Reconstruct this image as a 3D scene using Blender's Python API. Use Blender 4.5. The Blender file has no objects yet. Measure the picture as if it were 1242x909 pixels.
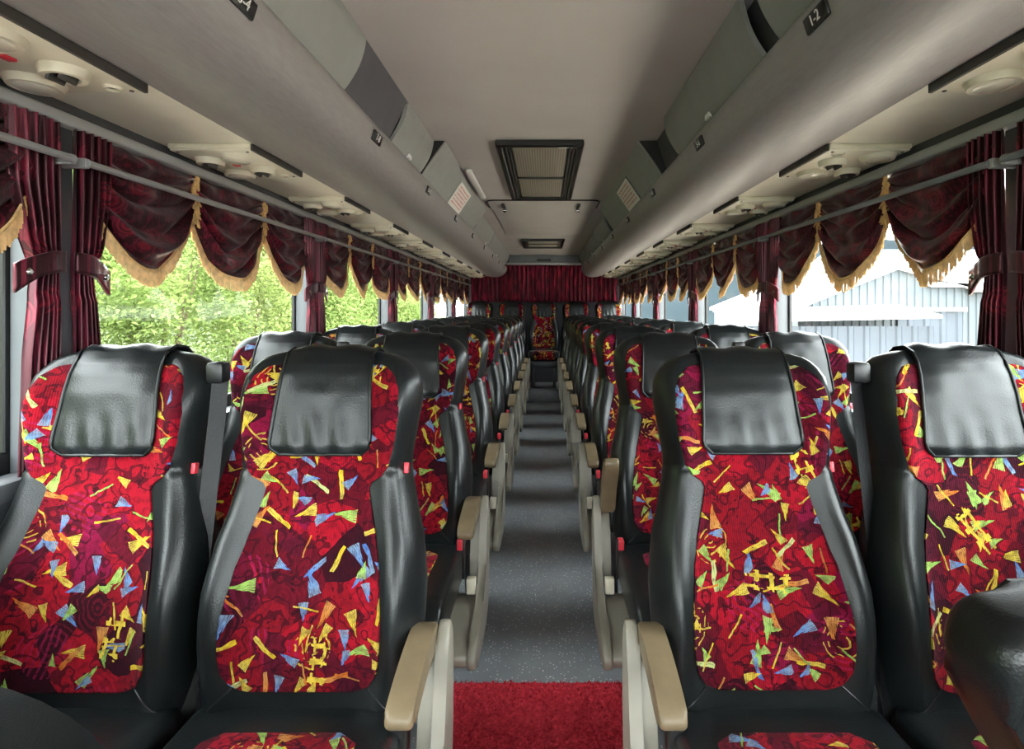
import bpy, bmesh, math, random
from mathutils import Vector, Matrix, Euler, noise
R = math.radians
PI = math.pi
random.seed(7)
scene = bpy.context.scene
col = scene.collection

# ------------------------------------------------------------------ camera, world, sun, exposure
F_PX, W_PX, H_PX = 700.0, 1242.0, 909.0
VPX, VPY = 661.0, 375.0
CAM_X, CAM_Z = 0.015, 1.30
cd = bpy.data.cameras.new('camera')
cam = bpy.data.objects.new('camera', cd)
col.objects.link(cam)
cam.location = (CAM_X, 0, CAM_Z)
cam.rotation_euler = (R(90), 0, 0)
cd.sensor_fit = 'HORIZONTAL'
cd.sensor_width = 36.0
cd.lens = F_PX / W_PX * 36.0
cd.shift_x = (W_PX / 2 - VPX) / W_PX
cd.shift_y = (VPY - H_PX / 2) / W_PX
cd.clip_start = 0.02
cd.clip_end = 500
scene.camera = cam

world = bpy.data.worlds.new('sky')
scene.world = world
world.use_nodes = True
wb = world.node_tree.nodes['Background']
wb.inputs[0].default_value = (0.93, 0.98, 1.0, 1)
wb.inputs[1].default_value = 1.6

sd = bpy.data.lights.new('sun', 'SUN')
sd.energy = 2.6
sd.angle = R(12)
sd.color = (1.0, 0.96, 0.88)
sun = bpy.data.objects.new('sun', sd)
col.objects.link(sun)
sun.rotation_euler = (R(14), R(4), 0)

vs = scene.view_settings
vs.view_transform = 'Standard'
vs.look = 'None'
vs.exposure = 3.55
vs.gamma = 1.0
vs.use_curve_mapping = False
scene.cycles.max_bounces = 10
scene.cycles.diffuse_bounces = 6
scene.cycles.transparent_max_bounces = 16
scene.cycles.sample_clamp_indirect = 8.0

# ------------------------------------------------------------------ material helpers
class NT:
    def __init__(self, name):
        self.m = bpy.data.materials.new(name)
        self.m.use_nodes = True
        self.t = self.m.node_tree
        self.b = self.t.nodes['Principled BSDF']
        self.out = self.t.nodes['Material Output']
    def n(self, kind, **kw):
        nd = self.t.nodes.new(kind)
        for k, v in kw.items():
            setattr(nd, k, v)
        return nd
    def l(self, a, b):
        self.t.links.new(a, b)
    def val(self, sock, v):
        if hasattr(v, 'is_output') or isinstance(v, bpy.types.NodeSocket):
            self.l(v, sock)
        else:
            sock.default_value = v
    def math(self, op, a, b=0.0, c=None):
        nd = self.n('ShaderNodeMath', operation=op)
        self.val(nd.inputs[0], a)
        self.val(nd.inputs[1], b)
        if c is not None:
            self.val(nd.inputs[2], c)
        return nd.outputs[0]
    def mix(self, f, a, b):
        nd = self.n('ShaderNodeMix', data_type='RGBA')
        self.val(nd.inputs[0], f)
        self.val(nd.inputs[6], a)
        self.val(nd.inputs[7], b)
        return nd.outputs[2]
    def ramp(self, f, stops, interp='LINEAR'):
        nd = self.n('ShaderNodeValToRGB')
        cr = nd.color_ramp
        cr.interpolation = interp
        while len(cr.elements) < len(stops):
            cr.elements.new(0.5)
        for e, (p, c) in zip(cr.elements, stops):
            e.position = p
            e.color = c if len(c) == 4 else (*c, 1)
        self.val(nd.inputs[0], f)
        return nd.outputs[0]
    def coords(self, kind='Object'):
        return self.n('ShaderNodeTexCoord').outputs[kind]
    def noise(self, vec, scale, detail=3, rough=0.5):
        nd = self.n('ShaderNodeTexNoise')
        self.l(vec, nd.inputs['Vector'])
        nd.inputs['Scale'].default_value = scale
        nd.inputs['Detail'].default_value = detail
        nd.inputs['Roughness'].default_value = rough
        return nd.outputs[0]
    def bump(self, h, strength=0.3, dist=0.01):
        nd = self.n('ShaderNodeBump')
        nd.inputs['Strength'].default_value = strength
        nd.inputs['Distance'].default_value = dist
        self.l(h, nd.inputs['Height'])
        self.l(nd.outputs[0], self.b.inputs['Normal'])
    def set(self, base=None, rough=None, metal=None, spec=None, **kw):
        if base is not None:
            self.val(self.b.inputs['Base Color'], base if not isinstance(base, tuple) or len(base) == 4 else (*base, 1))
        if rough is not None:
            self.val(self.b.inputs['Roughness'], rough)
        if metal is not None:
            self.b.inputs['Metallic'].default_value = metal
        if spec is not None:
            self.b.inputs['Specular IOR Level'].default_value = spec
        for k, v in kw.items():
            self.val(self.b.inputs[k], v)

def plain(name, c, rough=0.5, var=0.12, scale=14, bump=0.0, bscale=200, metal=0.0, spec=0.5):
    t = NT(name)
    co = t.coords()
    nz = t.noise(co, scale, 4)
    a = tuple(x * (1 - var) for x in c)
    b = tuple(min(1, x * (1 + var)) for x in c)
    t.set(t.ramp(nz, [(0.3, a), (0.7, b)]), rough, metal, spec)
    if bump:
        t.bump(t.noise(co, bscale, 2), bump, 0.004)
    return t.m

def leather_mat():
    t = NT('black_leather')
    co = t.coords()
    big = t.noise(co, 9, 3)
    t.set(t.ramp(big, [(0.3, (0.0045, 0.0058, 0.0062)), (0.75, (0.0095, 0.0115, 0.012))]), t.math('MULTIPLY_ADD', big, 0.12, 0.25), 0, 0.36)
    v = t.n('ShaderNodeTexVoronoi')
    t.l(co, v.inputs['Vector'])
    v.inputs['Scale'].default_value = 330
    h = t.math('ADD', t.math('MULTIPLY', v.outputs[0], 0.35), t.math('MULTIPLY', t.noise(co, 22, 3), 0.5))
    t.bump(h, 0.16, 0.004)
    return t.m

def fabric_mat():
    t = NT('patterned_red_fabric')
    uv = t.n('ShaderNodeUVMap').outputs[0]
    oi = t.n('ShaderNodeObjectInfo')
    off = t.n('ShaderNodeCombineXYZ')
    t.l(t.math('MULTIPLY', oi.outputs['Random'], 7.3), off.inputs[0])
    t.l(t.math('MULTIPLY', oi.outputs['Random'], 13.1), off.inputs[1])
    add = t.n('ShaderNodeVectorMath', operation='ADD')
    t.l(uv, add.inputs[0])
    t.l(off.outputs[0], add.inputs[1])
    P = add.outputs[0]
    # a wobble so that no edge is ruler straight
    nz = t.n('ShaderNodeTexNoise')
    t.l(P, nz.inputs['Vector'])
    nz.inputs['Scale'].default_value = 22
    sub = t.n('ShaderNodeVectorMath', operation='SUBTRACT')
    t.l(nz.outputs[1], sub.inputs[0])
    sub.inputs[1].default_value = (0.5, 0.5, 0.5)
    sc = t.n('ShaderNodeVectorMath', operation='SCALE')
    t.l(sub.outputs[0], sc.inputs[0])
    sc.inputs['Scale'].default_value = 0.016
    ad2 = t.n('ShaderNodeVectorMath', operation='ADD')
    t.l(P, ad2.inputs[0])
    t.l(sc.outputs[0], ad2.inputs[1])
    P = ad2.outputs[0]

    def cells(scale, shift, rnd=0.85):
        s = t.n('ShaderNodeVectorMath', operation='ADD')
        t.l(P, s.inputs[0])
        s.inputs[1].default_value = (shift, shift * 1.7, 0)
        v = t.n('ShaderNodeTexVoronoi', voronoi_dimensions='2D')
        t.l(s.outputs[0], v.inputs['Vector'])
        v.inputs['Scale'].default_value = scale
        v.inputs['Randomness'].default_value = rnd
        d = t.n('ShaderNodeVectorMath', operation='SUBTRACT')
        t.l(s.outputs[0], d.inputs[0])
        t.l(v.outputs['Position'], d.inputs[1])
        k = t.n('ShaderNodeVectorMath', operation='SCALE')
        t.l(d.outputs[0], k.inputs[0])
        k.inputs['Scale'].default_value = scale
        sep = t.n('ShaderNodeSeparateColor')
        t.l(v.outputs['Color'], sep.inputs[0])
        rot = t.n('ShaderNodeVectorRotate', rotation_type='Z_AXIS')
        t.l(k.outputs[0], rot.inputs['Vector'])
        t.l(t.math('MULTIPLY', sep.outputs[0], 2 * PI), rot.inputs['Angle'])
        xy = t.n('ShaderNodeSeparateXYZ')
        t.l(rot.outputs[0], xy.inputs[0])
        return xy.outputs[0], xy.outputs[1], sep.outputs, v.outputs['Distance']
    # ground: red with dark maroon patches, ring scrolls and streaks
    gx, gy, gs, gd = cells(14, 0.31, 1.0)
    base = t.ramp(gs[1], [(0.0, (0.16, 0.0025, 0.008)), (0.30, (0.23, 0.003, 0.011)), (0.58, (0.075, 0.0015, 0.007)), (0.76, (0.018, 0.001, 0.005)), (0.92, (0.14, 0.0025, 0.024))], 'CONSTANT')
    ring = t.math('SINE', t.math('ADD', t.math('MULTIPLY', gd, 40.0), t.math('MULTIPLY', t.noise(P, 14, 2), 16.0)))
    ringm = t.math('MULTIPLY', t.math('GREATER_THAN', ring, 0.35), t.math('LESS_THAN', gs[2], 0.5))
    base = t.mix(t.math('MULTIPLY', ringm, 0.55), base, (0.11, 0.003, 0.012, 1))
    hx, hy, hs, hd = cells(8, 1.9, 0.9)
    streak = t.math('MULTIPLY', t.math('GREATER_THAN', t.math('SINE', t.math('MULTIPLY', hy, 60.0)), 0.3), t.math('LESS_THAN', hs[2], 0.35))
    streak = t.math('MULTIPLY', streak, t.math('LESS_THAN', hd, 0.42))
    base = t.mix(t.math('MULTIPLY', streak, 0.45), base, (0.26, 0.008, 0.06, 1))
    bar = t.math('MULTIPLY', t.math('LESS_THAN', t.math('ABSOLUTE', hy), 0.16), t.math('LESS_THAN', t.math('ABSOLUTE', hx), 0.55))
    bar = t.math('MULTIPLY', bar, t.math('GREATER_THAN', hs[1], 0.40))
    base = t.mix(t.math('MULTIPLY', bar, 0.8), base, (0.05, 0.002, 0.010, 1))
    YEL, ORA, GRN, BLU, PAL = (0.44, 0.30, 0.015), (0.40, 0.10, 0.010), (0.18, 0.33, 0.06), (0.045, 0.13, 0.34), (0.34, 0.36, 0.14)
    # dark scroll lines and fine pale hatching
    sw = t.math('ABSOLUTE', t.math('SUBTRACT', t.math('FRACT', t.math('MULTIPLY', t.noise(P, 13, 2), 7.0)), 0.5))
    base = t.mix(t.math('MULTIPLY', t.math('LESS_THAN', sw, 0.10), 0.75), base, (0.022, 0.001, 0.005, 1))
    base = t.mix(t.math('MULTIPLY', t.math('GREATER_THAN', t.noise(P, 28, 4, 0.7), 0.60), 0.8), base, (0.014, 0.001, 0.004, 1))
    # scribbled rings of yellow
    rx, ry, rs, rd = cells(5.2, 4.4, 0.9)
    scr = t.math('GREATER_THAN', t.math('SINE', t.math('ADD', t.math('MULTIPLY', rd, 110.0), t.math('MULTIPLY', t.noise(P, 30, 2), 12.0))), 0.68)
    scr = t.math('MULTIPLY', scr, t.math('LESS_THAN', rd, 0.22))
    scr = t.math('MULTIPLY', scr, t.math('LESS_THAN', rs[1], 0.5))
    scr = t.math('MULTIPLY', scr, t.math('GREATER_THAN', t.noise(P, 60, 1), 0.5))
    base = t.mix(t.math('MULTIPLY', scr, 0.8), base, (0.45, 0.30, 0.04, 1))
    def tri(scale, shift, a, b, w, prob, stops, taper=1.0):
        nonlocal base
        x, y, s, d = cells(scale, shift, 0.8)
        inx = t.math('MULTIPLY', t.math('GREATER_THAN', x, -a), t.math('LESS_THAN', x, b))
        half = t.math('MULTIPLY_ADD', t.math('ADD', x, a), w * taper, w * (1 - taper) * 0.7)
        m = t.math('MULTIPLY', inx, t.math('LESS_THAN', t.math('ABSOLUTE', y), half))
        m = t.math('MULTIPLY', m, t.math('LESS_THAN', s[1], prob))
        cv = t.n('ShaderNodeCombineXYZ')
        t.l(t.math('MULTIPLY', x, 2.2), cv.inputs[0])
        t.l(t.math('MULTIPLY', y, 26.0), cv.inputs[1])
        m = t.math('MULTIPLY', m, t.math('GREATER_THAN', t.noise(cv.outputs[0], 1.0, 3), 0.41))
        c = t.ramp(s[2], stops, 'CONSTANT')
        g = t.mix(t.math('MULTIPLY_ADD', x, 1.2, 0.45), c, (*PAL, 1))
        c = t.mix(0.35, c, g)
        base = t.mix(m, base, c)
    tri(15.5, 0.0, 0.42, 0.36, 0.25, 0.48, [(0, YEL), (0.38, GRN), (0.58, BLU), (0.78, ORA)])
    tri(13.5, 2.6, 0.42, 0.40, 0.085, 0.46, [(0, YEL), (0.45, PAL), (0.70, ORA), (0.86, BLU)], 0.0)
    tri(23, 5.7, 0.42, 0.42, 0.28, 0.36, [(0, BLU), (0.40, YEL), (0.72, GRN)])
    tri(17, 8.1, 0.48, 0.42, 0.04, 0.40, [(0, YEL), (0.6, ORA), (0.8, GRN)], 0.0)
    # cross hatches (the little ladder marks)
    lx, ly, ls, ld = cells(5.0, 7.2, 0.8)
    rungs = t.math('GREATER_THAN', t.math('SINE', t.math('MULTIPLY', lx, 40.0)), 0.55)
    rungs = t.math('MULTIPLY', rungs, t.math('LESS_THAN', t.math('ABSOLUTE', ly), 0.09))
    rails = t.math('LESS_THAN', t.math('ABSOLUTE', t.math('SUBTRACT', t.math('ABSOLUTE', ly), 0.05)), 0.014)
    lad = t.math('MULTIPLY', t.math('MAXIMUM', rungs, rails), t.math('LESS_THAN', t.math('ABSOLUTE', lx), 0.24))
    lad = t.math('MULTIPLY', lad, t.math('LESS_THAN', ls[1], 0.30))
    lad = t.math('MULTIPLY', lad, t.math('GREATER_THAN', t.noise(P, 45, 2), 0.44))
    base = t.mix(lad, base, (0.50, 0.36, 0.04, 1))
    base = t.mix(0.5, base, t.mix(t.ramp(t.noise(P, 70, 3), [(0.36, (0.05, 0.05, 0.05)), (0.55, (1, 1, 1))]), (0.03, 0.001, 0.004, 1), base))
    t.set(base, 0.9, 0, 0.1)
    t.b.inputs['Sheen Weight'].default_value = 0.02
    w = t.n('ShaderNodeTexWave', wave_type='BANDS', bands_direction='X')
    t.l(uv, w.inputs['Vector'])
    w.inputs['Scale'].default_value = 75
    t.bump(t.math('ADD', w.outputs[1], t.noise(uv, 500, 1)), 0.25, 0.002)
    return t.m

def drape_mat():
    t = NT('burgundy_drape')
    co = t.coords()
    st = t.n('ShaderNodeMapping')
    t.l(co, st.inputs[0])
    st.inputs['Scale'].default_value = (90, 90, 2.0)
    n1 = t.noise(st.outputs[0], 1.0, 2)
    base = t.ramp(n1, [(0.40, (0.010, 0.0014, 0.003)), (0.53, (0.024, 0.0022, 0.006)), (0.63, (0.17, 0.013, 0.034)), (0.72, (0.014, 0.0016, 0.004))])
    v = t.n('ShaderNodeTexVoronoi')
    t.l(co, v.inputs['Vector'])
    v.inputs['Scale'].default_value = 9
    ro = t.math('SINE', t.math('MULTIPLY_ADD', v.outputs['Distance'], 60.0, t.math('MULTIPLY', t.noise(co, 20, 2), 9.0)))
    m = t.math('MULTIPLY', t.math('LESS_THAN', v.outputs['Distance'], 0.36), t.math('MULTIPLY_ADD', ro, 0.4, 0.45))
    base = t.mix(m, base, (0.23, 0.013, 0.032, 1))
    t.set(base, 0.33, 0, 0.6)
    t.b.inputs['Specular Tint'].default_value = (1.0, 0.45, 0.5, 1)
    t.b.inputs['Sheen Weight'].default_value = 0.12
    t.bump(t.noise(co, 260, 2), 0.15, 0.002)
    return t.m

def lit_rear_drape_mat():
    t = NT('lit_rear_curtain_cloth')
    co = t.coords()
    st = t.n('ShaderNodeMapping')
    t.l(co, st.inputs[0])
    st.inputs['Scale'].default_value = (26, 1, 5)
    n1 = t.noise(st.outputs[0], 1.0, 3)
    t.set(t.ramp(n1, [(0.35, (0.05, 0.003, 0.010)), (0.5, (0.14, 0.006, 0.022)), (0.64, (0.42, 0.018, 0.06)), (0.8, (0.06, 0.003, 0.012))]), 0.5, 0, 0.4)  # striped cloth, its reds brightened to carry light from the side windows
    return t.m

def floor_mat():
    t = NT('speckled_vinyl')
    co = t.coords()
    v = t.n('ShaderNodeTexVoronoi')
    t.l(co, v.inputs['Vector'])
    v.inputs['Scale'].default_value = 80
    sep = t.n('ShaderNodeSeparateColor')
    t.l(v.outputs['Color'], sep.inputs[0])
    m = t.math('MULTIPLY', t.math('LESS_THAN', v.outputs[0], 0.22), t.math('GREATER_THAN', sep.outputs[0], 0.40))
    base = t.ramp(t.noise(co, 5, 4), [(0.3, (0.20, 0.212, 0.228)), (0.7, (0.27, 0.283, 0.30))])
    t.set(t.mix(m, base, (0.72, 0.73, 0.73, 1)), 0.36, 0, 0.5)
    t.bump(t.noise(co, 160, 2), 0.12, 0.002)
    return t.m

def cloth_mat(name, c):
    t = NT(name)
    co = t.coords()
    st = t.n('ShaderNodeMapping')
    t.l(co, st.inputs[0])
    st.inputs['Scale'].default_value = (60, 10, 60)
    n1 = t.noise(st.outputs[0], 2.0, 4)
    a = tuple(x * 0.94 for x in c)
    b = tuple(min(1, x * 1.06) for x in c)
    t.set(t.ramp(n1, [(0.3, a), (0.7, b)]), 0.42, 0, 0.5)
    t.bump(n1, 0.2, 0.003)
    return t.m

def glass_mat():
    t = NT('window_glass')
    tr = t.n('ShaderNodeBsdfTransparent')
    tr.inputs[0].default_value = (0.97, 0.99, 0.98, 1)
    gl = t.n('ShaderNodeBsdfGlossy')
    gl.inputs['Roughness'].default_value = 0.02
    mx = t.n('ShaderNodeMixShader')
    mx.inputs[0].default_value = 0.012
    t.l(tr.outputs[0], mx.inputs[1])
    t.l(gl.outputs[0], mx.inputs[2])
    t.l(mx.outputs[0], t.out.inputs[0])
    return t.m

def mesh_filter_mat():
    t = NT('filter_mesh')
    co = t.coords()
    w1 = t.n('ShaderNodeTexWave', wave_type='BANDS', bands_direction='X')
    w2 = t.n('ShaderNodeTexWave', wave_type='BANDS', bands_direction='Y')
    for w in (w1, w2):
        t.l(co, w.inputs['Vector'])
        w.inputs['Scale'].default_value = 24
    h = t.math('MAXIMUM', w1.outputs[1], w2.outputs[1])
    t.set(t.ramp(h, [(0.3, (0.10, 0.085, 0.07)), (0.8, (0.30, 0.26, 0.22))]), 0.6)
    t.bump(h, 0.4, 0.003)
    return t.m

def notice_mat():
    t = NT('printed_notice')
    co = t.coords('Generated')
    sx = t.n('ShaderNodeSeparateXYZ')
    t.l(co, sx.inputs[0])
    lines = t.math('GREATER_THAN', t.math('SINE', t.math('MULTIPLY', sx.outputs[2], 46.0)), 0.1)
    mp = t.n('ShaderNodeMapping')
    t.l(co, mp.inputs[0])
    mp.inputs['Scale'].default_value = (1, 70, 8)
    gaps = t.math('GREATER_THAN', t.noise(mp.outputs[0], 1.0, 1), 0.46)
    inb = t.math('MULTIPLY', t.math('LESS_THAN', t.math('ABSOLUTE', t.math('SUBTRACT', sx.outputs[1], 0.5)), 0.43), t.math('LESS_THAN', t.math('ABSOLUTE', t.math('SUBTRACT', sx.outputs[2], 0.5)), 0.4))
    m = t.math('MULTIPLY', t.math('MULTIPLY', lines, gaps), inb)
    t.set(t.mix(m, (0.80, 0.78, 0.74, 1), (0.66, 0.16, 0.16, 1)), 0.5)
    return t.m

def foliage_mat(name, c1, c2):
    t = NT(name)
    oi = t.n('ShaderNodeObjectInfo')
    co = t.coords()
    n1 = t.noise(co, 1.7, 3)
    base = t.ramp(n1, [(0.3, c1), (0.7, c2)])
    d = t.n('ShaderNodeBsdfDiffuse')
    tl = t.n('ShaderNodeBsdfTranslucent')
    t.l(base, d.inputs[0])
    t.l(base, tl.inputs[0])
    mx = t.n('ShaderNodeMixShader')
    mx.inputs[0].default_value = 0.45
    t.l(d.outputs[0], mx.inputs[1])
    t.l(tl.outputs[0], mx.inputs[2])
    t.l(mx.outputs[0], t.out.inputs[0])
    return t.m

def mat_rug():
    t = NT('red_loop_mat')
    co = t.coords()
    n1 = t.noise(co, 120, 3)
    t.set(t.ramp(n1, [(0.3, (0.40, 0.018, 0.034)), (0.7, (0.78, 0.05, 0.085))]), 0.9, 0, 0.2)
    t.bump(n1, 0.8, 0.01)
    return t.m

MAT = dict(
    leather=leather_mat(), fabric=fabric_mat(), drape=drape_mat(), litreardrape=lit_rear_drape_mat(), floor=floor_mat(), glass=glass_mat(),
    mesh=mesh_filter_mat(), notice=notice_mat(), rug=mat_rug(),
    beige=plain('beige_plastic', (0.225, 0.205, 0.165), 0.42, 0.06),
    tan=plain('tan_armrest', (0.165, 0.122, 0.070), 0.45, 0.12, 18, 0.1),
    black=plain('black_plastic', (0.006, 0.006, 0.0065), 0.4),
    strap=plain('black_webbing', (0.005, 0.005, 0.006), 0.6, bump=0.3),
    redplastic=plain('red_plastic', (0.62, 0.03, 0.05), 0.4, 0.05),
    steel=plain('dark_steel', (0.10, 0.10, 0.105), 0.4, metal=0.7),
    chrome=plain('chrome', (0.6, 0.6, 0.6), 0.2, 0.05, metal=1.0),
    binbelly=cloth_mat('grey_bin_cloth', (0.30, 0.285, 0.285)),
    bindoor=plain('grey_bin_door', (0.27, 0.275, 0.265), 0.5, 0.05, bump=0.08),
    bindark=plain('dark_bin_filler', (0.075, 0.072, 0.085), 0.6, 0.06),
    ceiling=plain('ceiling_cloth', (0.50, 0.465, 0.455), 0.7, 0.05, 3, 0.1, 300),
    soffit=plain('cream_soffit', (0.80, 0.76, 0.64), 0.35, 0.03),
    vent=plain('cream_vent_plastic', (0.66, 0.61, 0.48), 0.38, 0.05),
    ventdark=plain('vent_dark', (0.05, 0.045, 0.04), 0.6),
    lens=plain('lamp_lens', (0.62, 0.58, 0.48), 0.15, 0.04),
    strip=plain('grey_strip', (0.36, 0.36, 0.355), 0.4, 0.05),
    stripdark=plain('dark_strip', (0.06, 0.062, 0.068), 0.5, 0.05),
    pillar=plain('grey_pillar', (0.20, 0.215, 0.23), 0.5, 0.06),
    post=plain('window_post_grey', (0.10, 0.108, 0.118), 0.5, 0.06),
    field=plain('dry_field', (0.036, 0.029, 0.022), 1.0, 0.3, 0.15, spec=0.0),
    wall=plain('side_carpet', (0.07, 0.072, 0.08), 0.8, 0.15, 30, 0.2),
    gold=plain('gold_fringe', (0.74, 0.46, 0.19), 0.55, 0.22, 60),
    white=plain('white_plastic', (0.75, 0.75, 0.73), 0.4, 0.03),
    riser=plain('step_edge', (0.40, 0.41, 0.42), 0.35, 0.05),
    shed=plain('shed_cladding', (0.058, 0.070, 0.079), 0.5, 0.06, 1.5),
    sheddoor=plain('shed_door_metal', (0.034, 0.043, 0.056), 0.5, 0.06, 1.5),
    shedroof=plain('shed_roof_sheet', (0.5, 0.5, 0.5), 0.5, 0.05, 1.5),
    bounce_dirt=plain('pale_bounce_dirt', (0.28, 0.245, 0.20), 0.9, 0.3, 0.4),  # kept pale so the ground throws daylight up into the coach
    hill=plain('hazy_hill', (0.013, 0.018, 0.021), 1.0, 0.25, 0.06, spec=0.0),
    grass=plain('grass_bank', (0.030, 0.042, 0.012), 0.9, 0.4, 0.8),
    leaf_a=foliage_mat('leaf_lime', (0.13, 0.19, 0.05), (0.22, 0.28, 0.10)),
    leaf_b=foliage_mat('leaf_yellow_green', (0.16, 0.21, 0.06), (0.26, 0.30, 0.12)),
    bark=plain('bark', (0.13, 0.10, 0.06), 0.9, 0.3, 12),
)

# ------------------------------------------------------------------ object helpers
CACHE = {}
def link(o, parent=None):
    col.objects.link(o)
    if parent is not None:
        o.parent = parent
    return o
def obj(name, me, mat=None, parent=None, loc=(0, 0, 0), rot=(0, 0, 0)):
    if mat is not None and len(me.materials) == 0:
        me.materials.append(MAT[mat])
    o = bpy.data.objects.new(name, me)
    o.location = loc
    o.rotation_euler = rot
    return link(o, parent)
def empty(name, loc=(0, 0, 0), rz=0.0):
    o = bpy.data.objects.new(name, None)
    o.empty_display_size = 0.05
    o.location = loc
    o.rotation_euler = (0, 0, rz)
    return link(o)
def tag(o, label, cat, group=None, kind=None):
    o['label'] = label
    o['category'] = cat
    if group:
        o['group'] = group
    if kind:
        o['kind'] = kind
    return o
def struct(o, label=None):
    o['kind'] = 'structure'
    if label:
        o['label'] = label
    return o
def cached(key, fn):
    if key not in CACHE:
        CACHE[key] = fn()
    return CACHE[key]
def finish(bm, name, smooth=True, sharp=35):
    bmesh.ops.recalc_face_normals(bm, faces=bm.faces[:])
    if smooth:
        for f in bm.faces:
            f.smooth = True
        for e in bm.edges:
            if len(e.link_faces) == 2 and e.calc_face_angle(0) > R(sharp):
                e.smooth = False
    me = bpy.data.meshes.new(name)
    bm.to_mesh(me)
    bm.free()
    return me
def add_box(bm, lo, hi, bevel=0.0, seg=2, mat=None):
    r = bmesh.ops.create_cube(bm, size=1.0)
    vs_ = r['verts']
    for v in vs_:
        v.co = Vector((lo[i] + (v.co[i] + 0.5) * (hi[i] - lo[i]) for i in range(3)))
    if mat is not None:
        for v in vs_:
            v.co = mat @ v.co
    if bevel > 0:
        es = list({e for v in vs_ for e in v.link_edges})
        bmesh.ops.bevel(bm, geom=es, offset=bevel, segments=seg, profile=0.5, affect='EDGES')
def box_me(name, lo, hi, bevel=0.0, seg=2):
    bm = bmesh.new()
    add_box(bm, lo, hi, bevel, seg)
    return finish(bm, name)
def add_prism(bm, pts, axis, a, b, bevel=0.0, seg=2):
    """outline pts (2-D) extruded along an axis between a and b"""
    def P(p, t):
        if axis == 'y':
            return (p[0], t, p[1])
        if axis == 'x':
            return (t, p[0], p[1])
        return (p[0], p[1], t)
    v0 = [bm.verts.new(P(p, a)) for p in pts]
    v1 = [bm.verts.new(P(p, b)) for p in pts]
    n = len(pts)
    caps = [bm.faces.new(v0), bm.faces.new(v1[::-1])]
    for i in range(n):
        bm.faces.new((v0[i], v1[i], v1[(i + 1) % n], v0[(i + 1) % n]))
    if bevel:
        es = list({e for f in caps for e in f.edges})
        bmesh.ops.bevel(bm, geom=es, offset=bevel, segments=seg, profile=0.5, affect='EDGES')
def prism_me(name, pts, axis, a, b, bevel=0.0, seg=2, sharp=35):
    bm = bmesh.new()
    add_prism(bm, pts, axis, a, b, bevel, seg)
    return finish(bm, name, sharp=sharp)
def add_tube(bm, pts, r, n=8, closed=False, caps=True):
    pts = [Vector(p) for p in pts]
    rings = []
    for i, p in enumerate(pts):
        a = pts[i - 1] if (i > 0 or closed) else pts[i]
        b = pts[(i + 1) % len(pts)] if (i < len(pts) - 1 or closed) else pts[i]
        d = (b - a).normalized()
        up = Vector((0, 0, 1)) if abs(d.z) < 0.9 else Vector((1, 0, 0))
        s = d.cross(up).normalized()
        u = s.cross(d)
        rr = r[i] if isinstance(r, (list, tuple)) else r
        rings.append([bm.verts.new(p + (s * math.cos(t) + u * math.sin(t)) * rr) for t in (2 * PI * k / n for k in range(n))])
    m = len(rings)
    for i in range(m if closed else m - 1):
        A, B = rings[i], rings[(i + 1) % m]
        for k in range(n):
            bm.faces.new((A[k], A[(k + 1) % n], B[(k + 1) % n], B[k]))
    if caps and not closed:
        bm.faces.new(rings[0][::-1])
        bm.faces.new(rings[-1])
def tube_me(name, pts, r, n=8, closed=False):
    bm = bmesh.new()
    add_tube(bm, pts, r, n, closed)
    return finish(bm, name)
def add_grid(bm, fn, nu, nv, uvfn=None, wrap=False):
    V = [[bm.verts.new(fn(i / nu, j / nv)) for i in range(nu + (0 if wrap else 1))] for j in range(nv + 1)]
    uvl = bm.loops.layers.uv.verify() if uvfn else None
    for j in range(nv):
        for i in range(nu):
            i2 = (i + 1) % len(V[0])
            f = bm.faces.new((V[j][i], V[j][i2], V[j + 1][i2], V[j + 1][i]))
            if uvl:
                for lp, (a, b) in zip(f.loops, ((i, j), (i + 1, j), (i + 1, j + 1), (i, j + 1))):
                    lp[uvl].uv = uvfn(a / nu, b / nv)
    return V
def lathe(bm, prof, n=20, mat=None):
    """prof: list of (radius, height) about z"""
    rings = []
    for r, h in prof:
        rings.append([bm.verts.new((mat or Matrix()) @ Vector((r * math.cos(2 * PI * k / n), r * math.sin(2 * PI * k / n), h))) for k in range(n)])
    for A, B in zip(rings, rings[1:]):
        for k in range(n):
            bm.faces.new((A[k], A[(k + 1) % n], B[(k + 1) % n], B[k]))
    bm.faces.new(rings[0])
    bm.faces.new(rings[-1])
def lerp_table(tab, t):
    if t <= tab[0][0]:
        return tab[0][1]
    for (a, x), (b, y) in zip(tab, tab[1:]):
        if t <= b:
            k = (t - a) / (b - a)
            k = k * k * (3 - 2 * k) * 0.5 + k * 0.5
            return x + (y - x) * k
    return tab[-1][1]
def sstep(a, b, x):
    t = max(0.0, min(1.0, (x - a) / (b - a)))
    return t * t * (3 - 2 * t)
ORD = ['first', 'second', 'third', 'fourth', 'fifth', 'sixth', 'seventh', 'eighth', 'ninth', 'tenth', 'eleventh']
def side_word(s):
    return 'tree-side' if s < 0 else 'shed-side'
def side_noun(s):
    return 'side facing the trees' if s < 0 else 'side facing the shed'

# ------------------------------------------------------------------ the shell of the coach
HW = 1.17          # inside half width at the glass
Y0, Y1 = -2.2, 8.72
ZC = 2.10          # ceiling
Z_SILL, Z_HEAD = 0.92, 1.745
STEP_Y, STEP_Z = 8.02, 0.196
PILLARS = [-0.14, 1.36, 2.86, 4.31, 5.76, 7.21, 8.56]

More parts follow.
